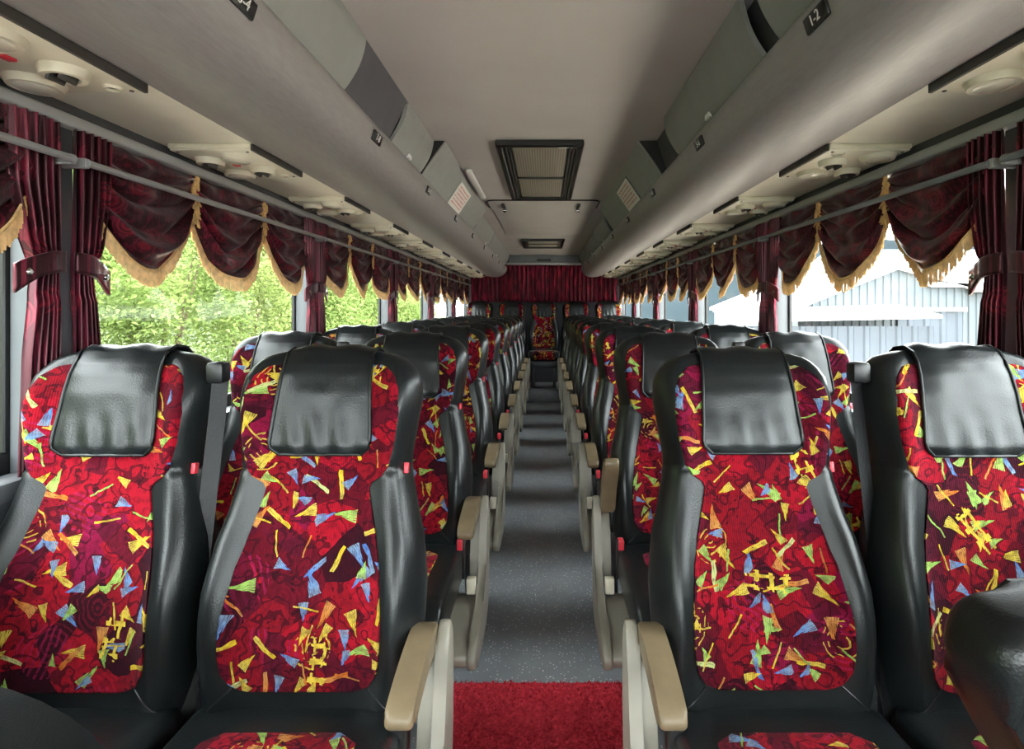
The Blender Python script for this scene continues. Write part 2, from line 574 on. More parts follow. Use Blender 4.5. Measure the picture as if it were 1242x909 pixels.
fl = struct(obj('floor', box_me('floor', (-1.2, Y0, -0.06), (1.2, Y1, 0.0)), 'floor'))
rz = obj('rear_step', box_me('rear_step', (-1.15, STEP_Y, 0.0), (1.15, Y1, STEP_Z), 0.006), 'floor', fl)
obj('step_nosing', box_me('step_nosing', (-1.15, STEP_Y - 0.012, STEP_Z - 0.012), (1.15, STEP_Y + 0.03, STEP_Z + 0.004), 0.003), 'riser', fl)
struct(obj('ceiling', box_me('ceiling', (-1.2, Y0, ZC), (1.2, Y1 + 0.1, ZC + 0.06)), 'ceiling'))

for s, nm in ((-1, 'left'), (1, 'right')):
    w = bpy.data.objects.new('wall_' + nm, None)
    link(w)
    struct(w)
    a, b = sorted((s * HW, s * (HW + 0.07)))
    obj('lower_panel', box_me('lower_panel', (a, Y0, -0.06), (b, Y1, Z_SILL), 0.004), 'wall', w)
    obj('upper_panel', box_me('upper_panel', (a, Y0, Z_HEAD), (b, Y1, ZC + 0.06)), 'pillar', w)
    for p in PILLARS[:-1] + [8.64]:
        c, d = sorted((s * (HW - 0.03), s * (HW + 0.028)))
        obj('window_post', box_me('window_post', (c, p - 0.055, Z_SILL - 0.02), (d, p + 0.055, Z_HEAD + 0.02), 0.006), 'post', w)
    obj('window_post', box_me('window_post', (a, Y0, Z_SILL - 0.02), (b, Y0 + 0.15, Z_HEAD + 0.02), 0.006), 'pillar', w)
    c, d = sorted((s * (HW - 0.05), s * (HW + 0.02)))
    obj('sill', box_me('sill', (c, Y0 + 0.1, Z_SILL - 0.03), (d, Y1 - 0.02, Z_SILL + 0.012), 0.008), 'stripdark', w)
rw = bpy.data.objects.new('wall_rear', None)
link(rw)
struct(rw)
obj('rear_panel', box_me('rear_panel', (-1.2, Y1, -0.06), (1.2, Y1 + 0.08, ZC + 0.06)), 'bindark', rw)
obj('rear_fascia', prism_me('rear_fascia', [(Y1 - 0.16, ZC), (Y1 - 0.20, 1.985), (Y1 - 0.14, 1.975), (Y1, 1.975), (Y1, ZC)], 'x', -0.52, 0.52, 0.004), 'pillar', rw)
obj('fascia_strip', box_me('fascia_strip', (-0.55, Y1 - 0.215, 1.955), (0.55, Y1 - 0.02, 1.982), 0.006), 'strip', rw)
# front of the coach behind the viewpoint: panel below, windscreen above
fw = bpy.data.objects.new('wall_front', None)
link(fw)
struct(fw)
obj('front_panel', box_me('front_panel', (-1.2, Y0 - 0.08, -0.06), (1.2, Y0, 0.92)), 'wall', fw)
obj('front_header', box_me('front_header', (-1.2, Y0 - 0.08, 1.80), (1.2, Y0, ZC + 0.06)), 'pillar', fw)

def window_frame_me(L, H):
    bm = bmesh.new()
    t = 0.055
    add_box(bm, (-0.008, 0, 0), (0.008, L, t), 0.003, 1)
    add_box(bm, (-0.008, 0, H - t), (0.008, L, H), 0.003, 1)
    add_box(bm, (-0.008, 0, t), (0.008, t, H - t), 0.003, 1)
    add_box(bm, (-0.008, L - t, t), (0.008, L, H - t), 0.003, 1)
    return finish(bm, 'window_gasket')
wn = 0
for s in (-1, 1):
    ys = [Y0 + 0.1] + PILLARS
    for p, q in zip(ys, ys[1:]):
        wn += 1
        w = bpy.data.objects.new('window_%d' % wn, None)
        link(w)
        struct(w)
        w.location = (s * (HW + 0.035), p + 0.012, Z_SILL)
        L, H = q - p - 0.024, Z_HEAD - Z_SILL
        obj('gasket', window_frame_me(L, H), 'black', w)
        obj('pane', box_me('pane', (-0.003, 0.015, 0.015), (0.003, L - 0.015, H - 0.015)), 'glass', w)
wn += 1
w = bpy.data.objects.new('window_%d' % wn, None)
link(w)
struct(w)
obj('windscreen', box_me('windscreen', (-1.15, Y0 - 0.05, 0.92), (1.15, Y0 - 0.04, 1.80)), 'glass', w)

# soffits with the air vents, edge strips over the windows
for k, s in enumerate((-1, 1)):
    def X(*v):
        return sorted(s * q for q in v)
    a, b = X(0.855, 1.175)
    struct(obj('trim_%d' % (k * 3 + 1), box_me('soffit', (a, Y0, 1.793), (b, Y1, 1.805)), 'soffit'))
    a, b = X(1.13, 1.18)
    struct(obj('trim_%d' % (k * 3 + 2), box_me('dark_strip', (a, Y0, 1.760), (b, Y1, 1.795), 0.004), 'stripdark'))
    a, b = X(1.11, 1.175)
    struct(obj('trim_%d' % (k * 3 + 3), box_me('light_strip', (a, Y0, 1.735), (b, Y1, 1.764), 0.007, 3), 'strip'))

# ------------------------------------------------------------------ luggage bins
BELLY = [(0.857, 1.793), (0.83, 1.785), (0.79, 1.775), (0.745, 1.768), (0.70, 1.767), (0.66, 1.772), (0.624, 1.784), (0.595, 1.802), (0.571, 1.826), (0.555, 1.854), (0.547, 1.882), (0.549, 1.908), (0.560, 1.928), (0.585, 1.934), (0.60, 1.934), (0.60, 1.95), (0.86, 1.95)]
def text_me(body, size):
    cu = bpy.data.curves.new('lettering', 'FONT')
    cu.body = body
    cu.size = size
    cu.align_x = 'CENTER'
    cu.align_y = 'CENTER'
    cu.extrude = 0.0006
    o = bpy.data.objects.new('lettering', cu)
    col.objects.link(o)
    bpy.context.view_layer.update()
    dg = bpy.context.evaluated_depsgraph_get()
    me = bpy.data.meshes.new_from_object(o.evaluated_get(dg))
    me.name = 'lettering'
    bpy.data.objects.remove(o)
    bpy.data.curves.remove(cu)
    return me
def door_profile(bulge=0.014):
    out = []
    for i in range(9):
        t = i / 8
        out.append((0.582 - 0.072 * t - bulge * math.sin(PI * t), 1.936 + (ZC - 0.004 - 1.936) * t))
    back = [(x + 0.016, z) for x, z in out]
    return out + back[::-1]
def flat_profile(x0, x1, th=0.016):
    return [(x0, 1.932), (x1, ZC - 0.002), (x1 + th, ZC - 0.002), (x0 + th, 1.932)]
SIGN_Y0, SIGN_Y1 = 2.75, 4.68
for s in (-1, 1):
    t = empty('luggage_bin', (0, 0, 0))
    tag(t, 'long grey overhead luggage bin with rounded belly above the %s windows' % side_word(s), 'luggage bin', 'overhead luggage bins')
    mir = lambda pts: [(s * x, z) for x, z in pts]
    obj('belly', prism_me('belly', mir(BELLY), 'y', Y0 + 0.3, 8.50, sharp=50), 'binbelly', t)
    # filler behind the doors
    obj('back_filler', prism_me('back_filler', mir([(0.612, 1.932), (0.556, ZC - 0.001), (0.575, ZC - 0.001), (0.63, 1.932)]), 'y', Y0 + 0.3, 8.50), 'bindark', t)
    if s < 0:
        doors = [(-1.5, -0.1), (0.0, 1.70), (2.22, SIGN_Y0 - 0.015), (SIGN_Y1 + 0.05, 5.95), (5.97, 7.25), (7.27, 8.50)]
    else:
        doors = [(-1.5, 0.1), (0.2, 1.38), (1.48, 2.42), (SIGN_Y1 + 0.22, 5.95), (5.97, 7.25), (7.27, 8.50)]
    for a, b in doors:
        d = obj('bin_door', prism_me('bin_door', mir(door_profile()), 'y', a, b, 0.004, 1), 'bindoor', t)
        if a < 1.0:
            continue
        hy = b - 0.28 if s < 0 else b - 0.49
        hx = s * 0.563
        obj('latch', box_me('latch', (min(hx, hx + s * 0.024), hy, 1.945), (max(hx, hx + s * 0.024), hy + 0.055, 1.975), 0.004), 'white', d)
    if s < 0:
        obj('filler_panel', prism_me('filler_panel', mir(flat_profile(0.590, 0.514, 0.012)), 'y', 1.71, 2.21), 'bindark', t)
    else:
        obj('filler_panel', prism_me('filler_panel', mir(flat_profile(0.602, 0.545, 0.012)), 'y', 2.43, SIGN_Y0 - 0.01), 'bindark', t)
        obj('filler_panel', prism_me('filler_panel', mir(flat_profile(0.596, 0.530, 0.012)), 'y', SIGN_Y1 + 0.01, SIGN_Y1 + 0.21), 'bindark', t)
    # the notice panel leans into the aisle towards the ceiling
    obj('notice_panel', prism_me('notice_panel', mir([(0.572, 1.934), (0.548, 1.975), (0.516, 2.02), (0.457, ZC - 0.001), (0.56, ZC - 0.001), (0.60, 1.934)]), 'y', SIGN_Y0, SIGN_Y1, 0.003, 1), 'bindoor', t)
    obj('panel_cheek', prism_me('panel_cheek', mir([(0.574, 1.936), (0.550, 1.977), (0.518, 2.022), (0.462, ZC - 0.002), (0.56, ZC - 0.002), (0.60, 1.936)]), 'y', SIGN_Y0 - 0.012, SIGN_Y0 - 0.001), 'black', t)
    # seat number plates along the lip
    for k in range(9):
        y = (1.07 if s < 0 else 1.13) + 0.86 * k
        n0 = 4 * k + (3 if s < 0 else 1)
        nrm = Vector((-s * 0.95, 0, -0.31)).normalized()
        right = Vector((0, 1, 0)) if s < 0 else Vector((0, -1, 0))
        up = nrm.cross(right)
        m4 = Matrix((right, up, nrm)).transposed().to_4x4()
        m4.translation = Vector((s * 0.5475, y, 1.872))
        pl = obj('number_plate', cached('plate', lambda: box_me('number_plate', (-0.045, -0.017, -0.003), (0.045, 0.017, 0.005), 0.003)), 'black', t)
        pl.matrix_local = m4
        tx = obj('lettering', text_me('%d-%d' % (n0, n0 + 1), 0.030), 'white', pl)
        tx.location = (0, 0, 0.0058)
    # paper notices
    pn = Vector((0.548, 1.975)), Vector((0.516, 2.02))
    nt = empty('paper_notice', (s * 0.532, 3.66 if s < 0 else 3.55, 1.997))
    ang = math.atan2(0.548 - 0.49, 2.06 - 1.975)
    sh = obj('sheet', box_me('sheet', (-0.0015, -0.21, -0.075), (0.0015, 0.21, 0.075)), 'notice', nt)
    sh.location = (-s * 0.008, 0, 0)
    sh.rotation_euler = (0, -s * ang if s > 0 else ang, 0)
    bk = obj('backing', box_me('backing', (-0.0015, -0.225, -0.082), (0.0015, 0.225, 0.082)), 'bindark' if s > 0 else 'strip', nt)
    bk.location = (-s * 0.005, 0, 0)
    bk.rotation_euler = sh.rotation_euler
    tag(nt, ('white paper notice with red print' if s < 0 else 'pale paper notice') + ' on the leaning panel above %s seats' % side_word(s), 'notice', 'paper notices on the bin panels')

# ------------------------------------------------------------------ ceiling fittings
def make_grille(loc, Wd, L, label, mat_panel):
    g = empty('ceiling_grille', loc)
    tag(g, label, 'air grille')
    bm = bmesh.new()
    hw = Wd / 2
    for a, b in (((-hw, 0), (hw, 0.03)), ((-hw, L - 0.03), (hw, L)), ((-hw, 0.03), (-hw + 0.03, L - 0.03)), ((hw - 0.03, 0.03), (hw, L - 0.03))):
        add_box(bm, (a[0], a[1], -0.032), (b[0], b[1], 0.0), 0.005, 1)
    obj('outer_frame', finish(bm, 'outer_frame'), 'black', g)
    bm = bmesh.new()
    for sx in (-1, 1):
        for q in (0.045, 0.062):
            x = sx * (hw - q)
            add_box(bm, (x - 0.004, 0.03, -0.022), (x + 0.004, L - 0.03, -0.006), 0.001, 1)
    obj('side_slat', finish(bm, 'side_slat'), 'ventdark', g)
    obj('backing', box_me('backing', (-hw + 0.025, 0.025, -0.006), (hw - 0.025, L - 0.025, 0.0)), 'ventdark', g)
    for a, b in ((0.05, L * 0.52), (L * 0.54, L - 0.05)):
        obj('filter_panel', box_me('filter_panel', (-hw + 0.075, a, -0.016), (hw - 0.075, b, -0.006), 0.003), mat_panel, g)
    obj('cross_bar', box_me('cross_bar', (-hw + 0.07, L * 0.52, -0.024), (hw - 0.07, L * 0.54, -0.006), 0.002), 'black', g)
    obj('maker_label', box_me('maker_label', (hw - 0.12, 0.062, -0.0185), (hw - 0.03, 0.085, -0.0165)), 'white', g)
    return g
make_grille((-0.01, 2.72, ZC), 0.42, 1.36, 'dark framed air return grille with two brown mesh filters in the ceiling', 'mesh')
make_grille((-0.01, 6.55, ZC), 0.50, 0.80, 'pale ceiling grille close to the rear of the coach', 'lens')
h = empty('ceiling_hatch', (0, 4.22, ZC))
tag(h, 'grey ceiling hatch panel with dark seam and two latches behind the air grille', 'hatch')
obj('hatch_panel', box_me('hatch_panel', (-0.40, 0.012, -0.010), (0.40, 1.9, 0.0), 0.008), 'ceiling', h)
bm = bmesh.new()
add_tube(bm, [(-0.42, 0.30, -0.004), (-0.42, 0.06, -0.004), (-0.40, 0.015, -0.004), (-0.36, 0, -0.004), (0.36, 0, -0.004), (0.40, 0.015, -0.004), (0.42, 0.06, -0.004), (0.42, 0.30, -0.004)], 0.0065, 6)
obj('seam', finish(bm, 'seam'), 'black', h)
for x in (-0.30, 0.27):
    l_ = obj('hatch_latch', box_me('hatch_latch', (x - 0.012, 0.10, -0.03), (x + 0.012, 0.30, -0.008), 0.005), 'black', h)
    obj('latch_knob', box_me('latch_knob', (x - 0.014, 0.24, -0.045), (x + 0.014, 0.29, -0.03), 0.005), 'chrome', l_)
tb = empty('ceiling_bar', (-0.415, 3.25, ZC - 0.022))
tag(tb, 'white bar fixed under the ceiling beside the tree-side notice panel', 'bar')
obj('bar', box_me('bar', (-0.018, 0, -0.012), (0.018, 0.78, 0.010), 0.008, 3), 'white', tb)
for y in (0.05, 0.70):
    obj('bracket', box_me('bracket', (-0.008, y, 0.008), (0.008, y + 0.04, 0.022), 0.001), 'strip', tb)
ck = empty('display_panel', (0.0, Y1 - 0.215, 2.02))
tag(ck, 'small black display bar on the rear fascia above the curtain', 'display')
obj('case', box_me('case', (-0.10, -0.02, -0.018), (0.10, 0.05, 0.018), 0.005), 'black', ck)
obj('screen', box_me('screen', (-0.085, -0.023, -0.011), (0.085, -0.019, 0.011), 0.002), 'stripdark', ck)

# air vent / reading lamp units over each row
def oval(bm, cx, cy, rx, ry, z0, z1, n=20, hole=0.0):
    top = [bm.verts.new((cx + rx * 0.86 * math.cos(2 * PI * k / n), cy + ry * 0.86 * math.sin(2 * PI * k / n), z1)) for k in range(n)]
    bot = [bm.verts.new((cx + rx * math.cos(2 * PI * k / n), cy + ry * math.sin(2 * PI * k / n), z0)) for k in range(n)]
    for k in range(n):
        bm.faces.new((bot[k], bot[(k + 1) % n], top[(k + 1) % n], top[k]))
    if hole <= 0:
        bm.faces.new(top)
        bm.faces.new(bot[::-1])
    else:
        inn = [bm.verts.new((cx + rx * hole * math.cos(2 * PI * k / n), cy + ry * hole * math.sin(2 * PI * k / n), z1)) for k in range(n)]
        ind = [bm.verts.new((cx + rx * hole * 0.9 * math.cos(2 * PI * k / n), cy + ry * hole * 0.9 * math.sin(2 * PI * k / n), z0)) for k in range(n)]
        for k in range(n):
            bm.faces.new((top[k], top[(k + 1) % n], inn[(k + 1) % n], inn[k]))
            bm.faces.new((inn[k], inn[(k + 1) % n], ind[(k + 1) % n], ind[k]))
        bm.faces.new(ind)
        bm.faces.new(bot[::-1])
def oval_me(*a, **k):
    bm = bmesh.new()
    oval(bm, *a, **k)
    return finish(bm, 'oval')
def nozzle_flaps(cx, cy):
    bm = bmesh.new()
    for q in (-0.012, 0.012):
        m = Matrix.Translation((cx + q, cy, -0.030)) @ Matrix.Rotation(R(25), 4, 'Y')
        add_box(bm, (-0.003, -0.022, -0.016), (0.003, 0.022, 0.010), 0.002, 1, m)
    return finish(bm, 'nozzle_flap')
def make_vent(s, k, y):
    v = empty('air_vent_unit', (s * 0.985, y, 1.793), 0 if s < 0 else PI)
    if s > 0:
        v.location.y = y + 0.35
    tag(v, 'cream overhead air vent and reading lamp unit above the %s %s row' % (ORD[k] if k < 9 else 'rear', side_word(s)), 'air vent', 'overhead vent units')
    pl = obj('plate', cached('vplate', lambda: box_me('plate', (-0.122, 0.0, -0.020), (0.122, 0.35, 0.0), 0.005)), 'vent', v)
    obj('raised_lip', cached('vlip', lambda: box_me('raised_lip', (-0.122, -0.006, -0.014) if s < 0 else (-0.122, 0.35 - 0.012, -0.014), (0.122, 0.012, 0.0) if s < 0 else (0.122, 0.356, 0.0), 0.002)) if s < 0 else cached('vlipr', lambda: box_me('raised_lip', (-0.122, 0.338, -0.014), (0.122, 0.356, 0.0), 0.002)), 'vent', v)
    obj('dark_edge', cached('vgap', lambda: box_me('dark_edge', (0.122, 0.0, -0.020), (0.130, 0.35, 0.0))), 'ventdark', v)  # dark inner side of the plate
    for i, (cx, cy) in enumerate(((0.045, 0.075), (-0.060, 0.285))):
        ln = obj('reading_lamp', cached('vlamp%d' % i, lambda: oval_me(cx, cy, 0.052, 0.058, -0.020, -0.034)), 'vent', v)
        obj('lens', cached('vlens%d' % i, lambda: oval_me(cx, cy, 0.034, 0.040, -0.034, -0.037)), 'lens', ln)
    for i, (cx, cy) in enumerate(((-0.058, 0.105), (0.050, 0.225))):
        nz = obj('air_nozzle', cached('vnoz%d' % i, lambda: oval_me(cx, cy, 0.044, 0.046, -0.020, -0.038, hole=0.62)), 'vent', v)
        obj('nozzle_flap', cached('vflap%d' % i, lambda: nozzle_flaps(cx, cy)), 'ventdark', nz)
    obj('call_button', cached('vbtn', lambda: box_me('call_button', (-0.018, 0.155, -0.025), (0.000, 0.180, -0.019), 0.002)), 'redplastic', v)
    obj('speaker_dimple', cached('vspk', lambda: oval_me(0.078, 0.315, 0.020, 0.020, -0.020, -0.026, hole=0.7)), 'vent', v)
    for i, (sx_, sy_) in enumerate(((0.105, 0.335), (0.105, 0.015), (-0.105, 0.335), (-0.105, 0.015))):
        obj('screw', cached('vscr%d' % i, lambda: oval_me(sx_, sy_, 0.005, 0.005, -0.020, -0.022, 8)), 'ventdark', v)
for s in (-1, 1):
    for k in range(10):
        make_vent(s, k, 0.915 + 0.806 * k)

# ------------------------------------------------------------------ curtains, swags, rods
def swag_me(L, seed):
    rnd = random.Random(seed)
    ph = rnd.uniform(0, 6)
    def fn(u, v):
        b = math.sin(PI * u)
        D = 0.115 + 0.215 * b ** 0.75
        w_ = 2 * PI * (4.2 * v ** 0.92) + 1.3 * math.sin(2.6 * u + ph) + 0.6 * math.sin(7 * u + 5 * v + ph)
        fold = (2 * abs(math.sin(w_ / 2)) - 1.0 + 0.25 * math.sin(w_ * 1.7 + ph)) * (0.35 + 0.65 * b ** 0.5)
        wr = noise.noise(Vector((u * 5 + seed * 3.1, v * 9, seed))) * 0.010
        x = 0.022 + 0.021 * fold * (0.45 + 0.55 * v) + wr * 1.5 + 0.018 * b * v
        if v > 0.97:
            x -= 0.006
        uu = u + 0.035 * math.sin(2 * PI * u) * (1 - v)
        return Vector((x, L * uu, -v * D))
    bm = bmesh.new()
    add_grid(bm, fn, 30, 64)
    return finish(bm, 'swag', sharp=180), fn
def fringe_me(fn, L, seed):
    rnd = random.Random(seed)
    bm = bmesh.new()
    pts = [fn(i / 200, 1.0) for i in range(201)]
    acc, nxt = 0.0, 0.0
    for p, q in zip(pts, pts[1:]):
        d = (q - p).length
        while nxt <= acc + d:
            c = p.lerp(q, (nxt - acc) / d)
            ln = 0.046 + rnd.uniform(-0.004, 0.003)
            w = 0.0019
            dx, dy = rnd.uniform(-0.003, 0.003), rnd.uniform(-0.002, 0.002)
            tri = [(w, 0), (-w * 0.6, w), (-w * 0.6, -w)]
            a = [bm.verts.new((c.x + tx + 0.003, c.y + ty, c.z + 0.004)) for tx, ty in tri]
            b = [bm.verts.new((c.x + tx + 0.003 + dx, c.y + ty + dy, c.z - ln)) for tx, ty in tri]
            for k in range(3):
                bm.faces.new((a[k], a[(k + 1) % 3], b[(k + 1) % 3], b[k]))
            nxt += 0.0036
        acc += d
    # braid that carries the strands
    add_grid(bm, lambda u, v: fn(u, 1.0) + Vector((0.004 + 0.002 * math.sin(v * PI), 0, 0.006 - 0.012 * v)), 40, 2)
    return finish(bm, 'fringe')
def cascade_me(seed):
    rnd = random.Random(seed)
    bm = bmesh.new()
    for i in range(40):
        z = -0.004 - 0.15 * i / 40
        for k in range(3):
            y = rnd.uniform(-0.010, 0.010) + 0.006 * math.sin(i * 0.5)
            x = 0.028 + rnd.uniform(0, 0.010)
            m = Matrix.Translation((x, y, z)) @ Euler((rnd.uniform(-0.5, 0.5), rnd.uniform(-0.3, 0.3), 0)).to_matrix().to_4x4()
            add_box(bm, (-0.0018, -0.0018, -0.024), (0.0018, 0.0018, 0.0), 0, 1, m)
    return finish(bm, 'cascade_fringe', smooth=False)
def curtain_me(seed, flip):
    rnd = random.Random(seed)
    ph = rnd.uniform(0, 6)
    H = 0.80
    tab = [(0, 0.125), (0.18, 0.12), (0.34, 0.095), (0.44, 0.062), (0.50, 0.068), (0.7, 0.085), (1.0, 0.10)]
    def fn(u, v):
        w = lerp_table(tab, v)
        y = u * w
        x = 0.014 + 0.009 * math.sin(2 * PI * 5.5 * u + ph + 0.8 * math.sin(4 * v)) + 0.004 * math.sin(2 * PI * 11 * u + ph * 2)
        x += 0.008 * math.sin(PI * u)
        if 0.38 < v < 0.52:
            x *= 0.85
        return Vector((x, -y if flip else y, -v * H))
    bm = bmesh.new()
    add_grid(bm, fn, 66, 40)
    return finish(bm, 'drape_panel', sharp=180)
def tie_me(flip):
    f = -1 if flip else 1
    bm = bmesh.new()
    def fn(u, v):
        # a band round the gathered cloth, its end flap standing out into the window
        y = -0.006 + u * 0.118
        x = 0.030 + 0.008 * math.sin(PI * min(1, u / 0.62)) - 0.010 * sstep(0.6, 1.0, u)
        zc = -0.325 - 0.045 * u + 0.012 * math.sin(PI * u)
        hw = 0.025 + 0.006 * sstep(0.55, 0.95, u)
        return Vector((x, f * y, zc + hw * (1 - 2 * v)))
    add_grid(bm, fn, 20, 6)
    bm.verts.ensure_lookup_table()
    me = finish(bm, 'tie_back')
    return me
def solid(o, th):
    m = o.modifiers.new('thickness', 'SOLIDIFY')
    m.thickness = th
    m.offset = 0
    return o
def bay_word(i, s):
    if i == 0:
        return '%s bay before the front row' % side_word(s)
    return '%s %s window bay' % (ORD[i - 1], side_word(s))
SW = {}
for s in (-1, 1):
    for i, (p, q) in enumerate(zip(PILLARS, PILLARS[1:])):
        a, b = p + 0.06, q - 0.06
        L = (b - a) / 3
        rot = 0 if s < 0 else PI
        for k in range(3):
            seed = (i * 3 + k + (1 if s > 0 else 0)) % 4
            key = (round(L, 3), seed)
            if key not in SW:
                me, fn = swag_me(L, seed)
                SW[key] = (me, fringe_me(fn, L, seed), cascade_me(seed))
            me, fm, cm = SW[key]
            y = a + L * k + (0 if s < 0 else L)
            t = empty('curtain_swag', (s * 1.156, y, 1.738), rot)
            tag(t, 'burgundy swag with gold fringe, %s of three in the %s' % (['front', 'middle', 'rear'][k], bay_word(i, s)), 'curtain', 'fringed swags over the windows')
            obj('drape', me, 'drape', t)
            fo = obj('fringe', fm, 'gold', t)
            fo['kind'] = 'stuff'
            if k > 0 or s > 0:
                co_ = obj('cascade_fringe', cm, 'gold', t)
                co_['kind'] = 'stuff'
        for end in (0, 1):
            y = p + 0.030 if end == 0 else q - 0.014
            flip = (end == 1) ^ (s > 0)
            t = empty('side_curtain', (s * 1.140, y, 1.736), rot)
            tag(t, 'tied burgundy striped curtain at the %s end of the %s' % ('front' if end == 0 else 'rear', bay_word(i, s)), 'curtain', 'tied back side curtains')
            seed = (i + end) % 2
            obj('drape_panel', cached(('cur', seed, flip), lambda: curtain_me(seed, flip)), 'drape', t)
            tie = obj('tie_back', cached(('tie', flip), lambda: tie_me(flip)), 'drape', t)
            solid(tie, 0.008)
            f = -1 if flip else 1
            def btn():
                bm = bmesh.new()
                lathe(bm, [(0.006, 0), (0.009, 0.003), (0.005, 0.006)], 10, Matrix.Translation((0.030, f * 0.088, -0.355)) @ Matrix.Rotation(R(90), 4, 'Y'))
                return finish(bm, 'button')
            obj('button', cached(('btn', flip), btn), 'chrome', tie)
        r = empty('curtain_rod', (s * 1.078, (p + q) / 2, 1.648))
        hl = (q - p) / 2 - 0.02
        obj('rod', tube_me('rod', [(0, -hl, 0), (0, hl, 0)], 0.0085, 10), 'strip' if s < 0 else 'pillar', r)
        for e in (-1, 1):
            c, d = sorted((0, s * 0.062))
            obj('bracket', box_me('bracket', (c, e * hl - 0.008, -0.012), (d, e * hl + 0.008, 0.012), 0.003), 'strip', r)
        tag(r, 'thin grey curtain rod across the %s' % bay_word(i, s), 'curtain rod', 'curtain rods')
# curtain across the rear window
bm = bmesh.new()
def rear_fn(u, v):
    y = -0.022 * math.sin(2 * PI * 34 * u + 0.8 * math.sin(9 * u)) - 0.008 * math.sin(2 * PI * 71 * u)
    return Vector((-1.10 + 2.20 * u, y, -0.56 * v))
add_grid(bm, rear_fn, 420, 8)
rc = empty('rear_curtain', (0, Y1 - 0.05, 1.965))
tag(rc, 'wide pleated burgundy curtain drawn across the rear window', 'curtain')
solid(obj('pleated_drape', finish(bm, 'pleated_drape', sharp=180), 'litreardrape', rc), 0.002)
obj('heading_rail', tube_me('heading_rail', [(-1.11, 0, 0.0), (1.11, 0, 0.0)], 0.008, 8), 'strip', rc)

# ------------------------------------------------------------------ coach seats
BW = [(0, .185), (.02, .203), (.06, .214), (.14, .224), (.25, .228), (.34, .220), (.42, .200), (.48, .186), (.52, .181), (.58, .188), (.65, .199), (.695, .198), (.725, .186), (.748, .160), (.760, .125), (.766, .080)]
BT = [(0, .55), (.02, .85), (.05, 1.0), (.66, 1.0), (.70, .92), (.735, .72), (.757, .42), (.766, .12)]
def fw_y(s, v):
    """front surface of the backrest, s in -1..1 across, v up the back"""
    T = lerp_table(BT, v)
    a = abs(s)
    bol = math.exp(-((a - 0.80) / 0.17) ** 2)
    amt = 0.036 * math.exp(-((v - 0.24) / 0.17) ** 2) + 0.026 * math.exp(-((v - 0.62) / 0.10) ** 2) + 0.006
    y = -0.052 * T - amt * bol * T - 0.016 * math.exp(-((v - 0.20) / 0.14) ** 2)
    if a > 0.84:
        k = min(1.0, (a - 0.84) / 0.16)
        y += 0.070 * T * (1 - math.sqrt(max(0, 1 - k * k)))
    return y
def bk_y(s, v):
    T = lerp_table(BT, v)
    a = abs(s)
    y = 0.060 * T
    if a > 0.72:
        k = min(1.0, (a - 0.72) / 0.28)
        y -= 0.035 * T * (1 - math.sqrt(max(0, 1 - k * k)))
    return y
def backrest_me():
    bm = bmesh.new()
    vs_ = [0, .008, .02, .04, .07, .11, .16, .21, .26, .31, .36, .41, .45, .48, .495, .503, .511, .53, .57, .61, .65, .68, .70, .72, .735, .748, .757, .763, .766]
    ss = [-1, -.985, -.96, -.92, -.88, -.84, -.78, -.7, -.6, -.45, -.25, 0, .25, .45, .6, .7, .78, .84, .88, .92, .96, .985, 1]
    rings = []
    for v in vs_:
        W = lerp_table(BW, v)
        g = 0.004 if abs(v - 0.503) < 1e-6 else 0.0   # seam below the head wings
        ring = []
        for s in ss:
            y = fw_y(s, v)
            if g and abs(s) > 0.55:
                y += g
            ring.append(bm.verts.new((s * W * (1 - (0.012 if g else 0)), y, v)))
        for s in ss[-2:0:-2]:
            ring.append(bm.verts.new((s * W, bk_y(s, v), v)))
        rings.append(ring)
    n = len(rings[0])
    for A, B in zip(rings, rings[1:]):
        for k in range(n):
            bm.faces.new((A[k], A[(k + 1) % n], B[(k + 1) % n], B[k]))
    bm.faces.new(rings[0][::-1])
    bm.faces.new(rings[-1])
    return finish(bm, 'backrest', sharp=60)
PW = [(.074, .085), (.080, .118), (.092, .140), (.115, .154), (.15, .160), (.21, .160), (.30, .149), (.37, .133), (.43, .117), (.462, .110), (.474, .116), (.488, .138), (.51, .152), (.56, .163), (.62, .170), (.67, .166), (.70, .155), (.722, .132), (.732, .105)]
def patch_me():
    bm = bmesh.new()
    vv = [.074, .077, .082, .09, .10, .115, .135, .16, .19, .22, .25, .28, .31, .34, .37, .40, .43, .45, .462, .468, .474, .481, .488, .498, .51, .53, .56, .59, .62, .645, .67, .685, .70, .712, .722, .732]
    uu = [-1, -.985, -.95, -.88, -.78, -.65, -.5, -.33, -.16, 0, .16, .33, .5, .65, .78, .88, .95, .985, 1]
    uvl = bm.loops.layers.uv.verify()
    G = []
    for j, v in enumerate(vv):
        row = []
        for i, u in enumerate(uu):
            x = u * lerp_table(PW, v)
            s = max(-1, min(1, x / lerp_table(BW, v)))
            edge = (i in (0, len(uu) - 1)) or j in (0, len(vv) - 1)
            y = fw_y(s, v) + (0.004 if edge else -0.0045)
            row.append(bm.verts.new((x, y, v)))
        G.append(row)
    for j in range(len(vv) - 1):
        for i in range(len(uu) - 1):
            f = bm.faces.new((G[j][i], G[j][i + 1], G[j + 1][i + 1], G[j + 1][i]))
            for lp in f.loops:
                lp[uvl].uv = (lp.vert.co.x, lp.vert.co.z)
    return finish(bm, 'fabric_panel', sharp=70)
def seam_me():
    bm = bmesh.new()
    for sgn in (-1, 1):
        pts = []
        for k in range(7):
            t = k / 6
            x = sgn * (0.135 + 0.06 * t)
            v = 0.085 - 0.055 * t
            pts.append((x, fw_y(min(1, abs(x) / lerp_table(BW, v)), v) - 0.0006, v))
        add_tube(bm, pts, 0.0016, 5)
    return finish(bm, 'corner_seam')
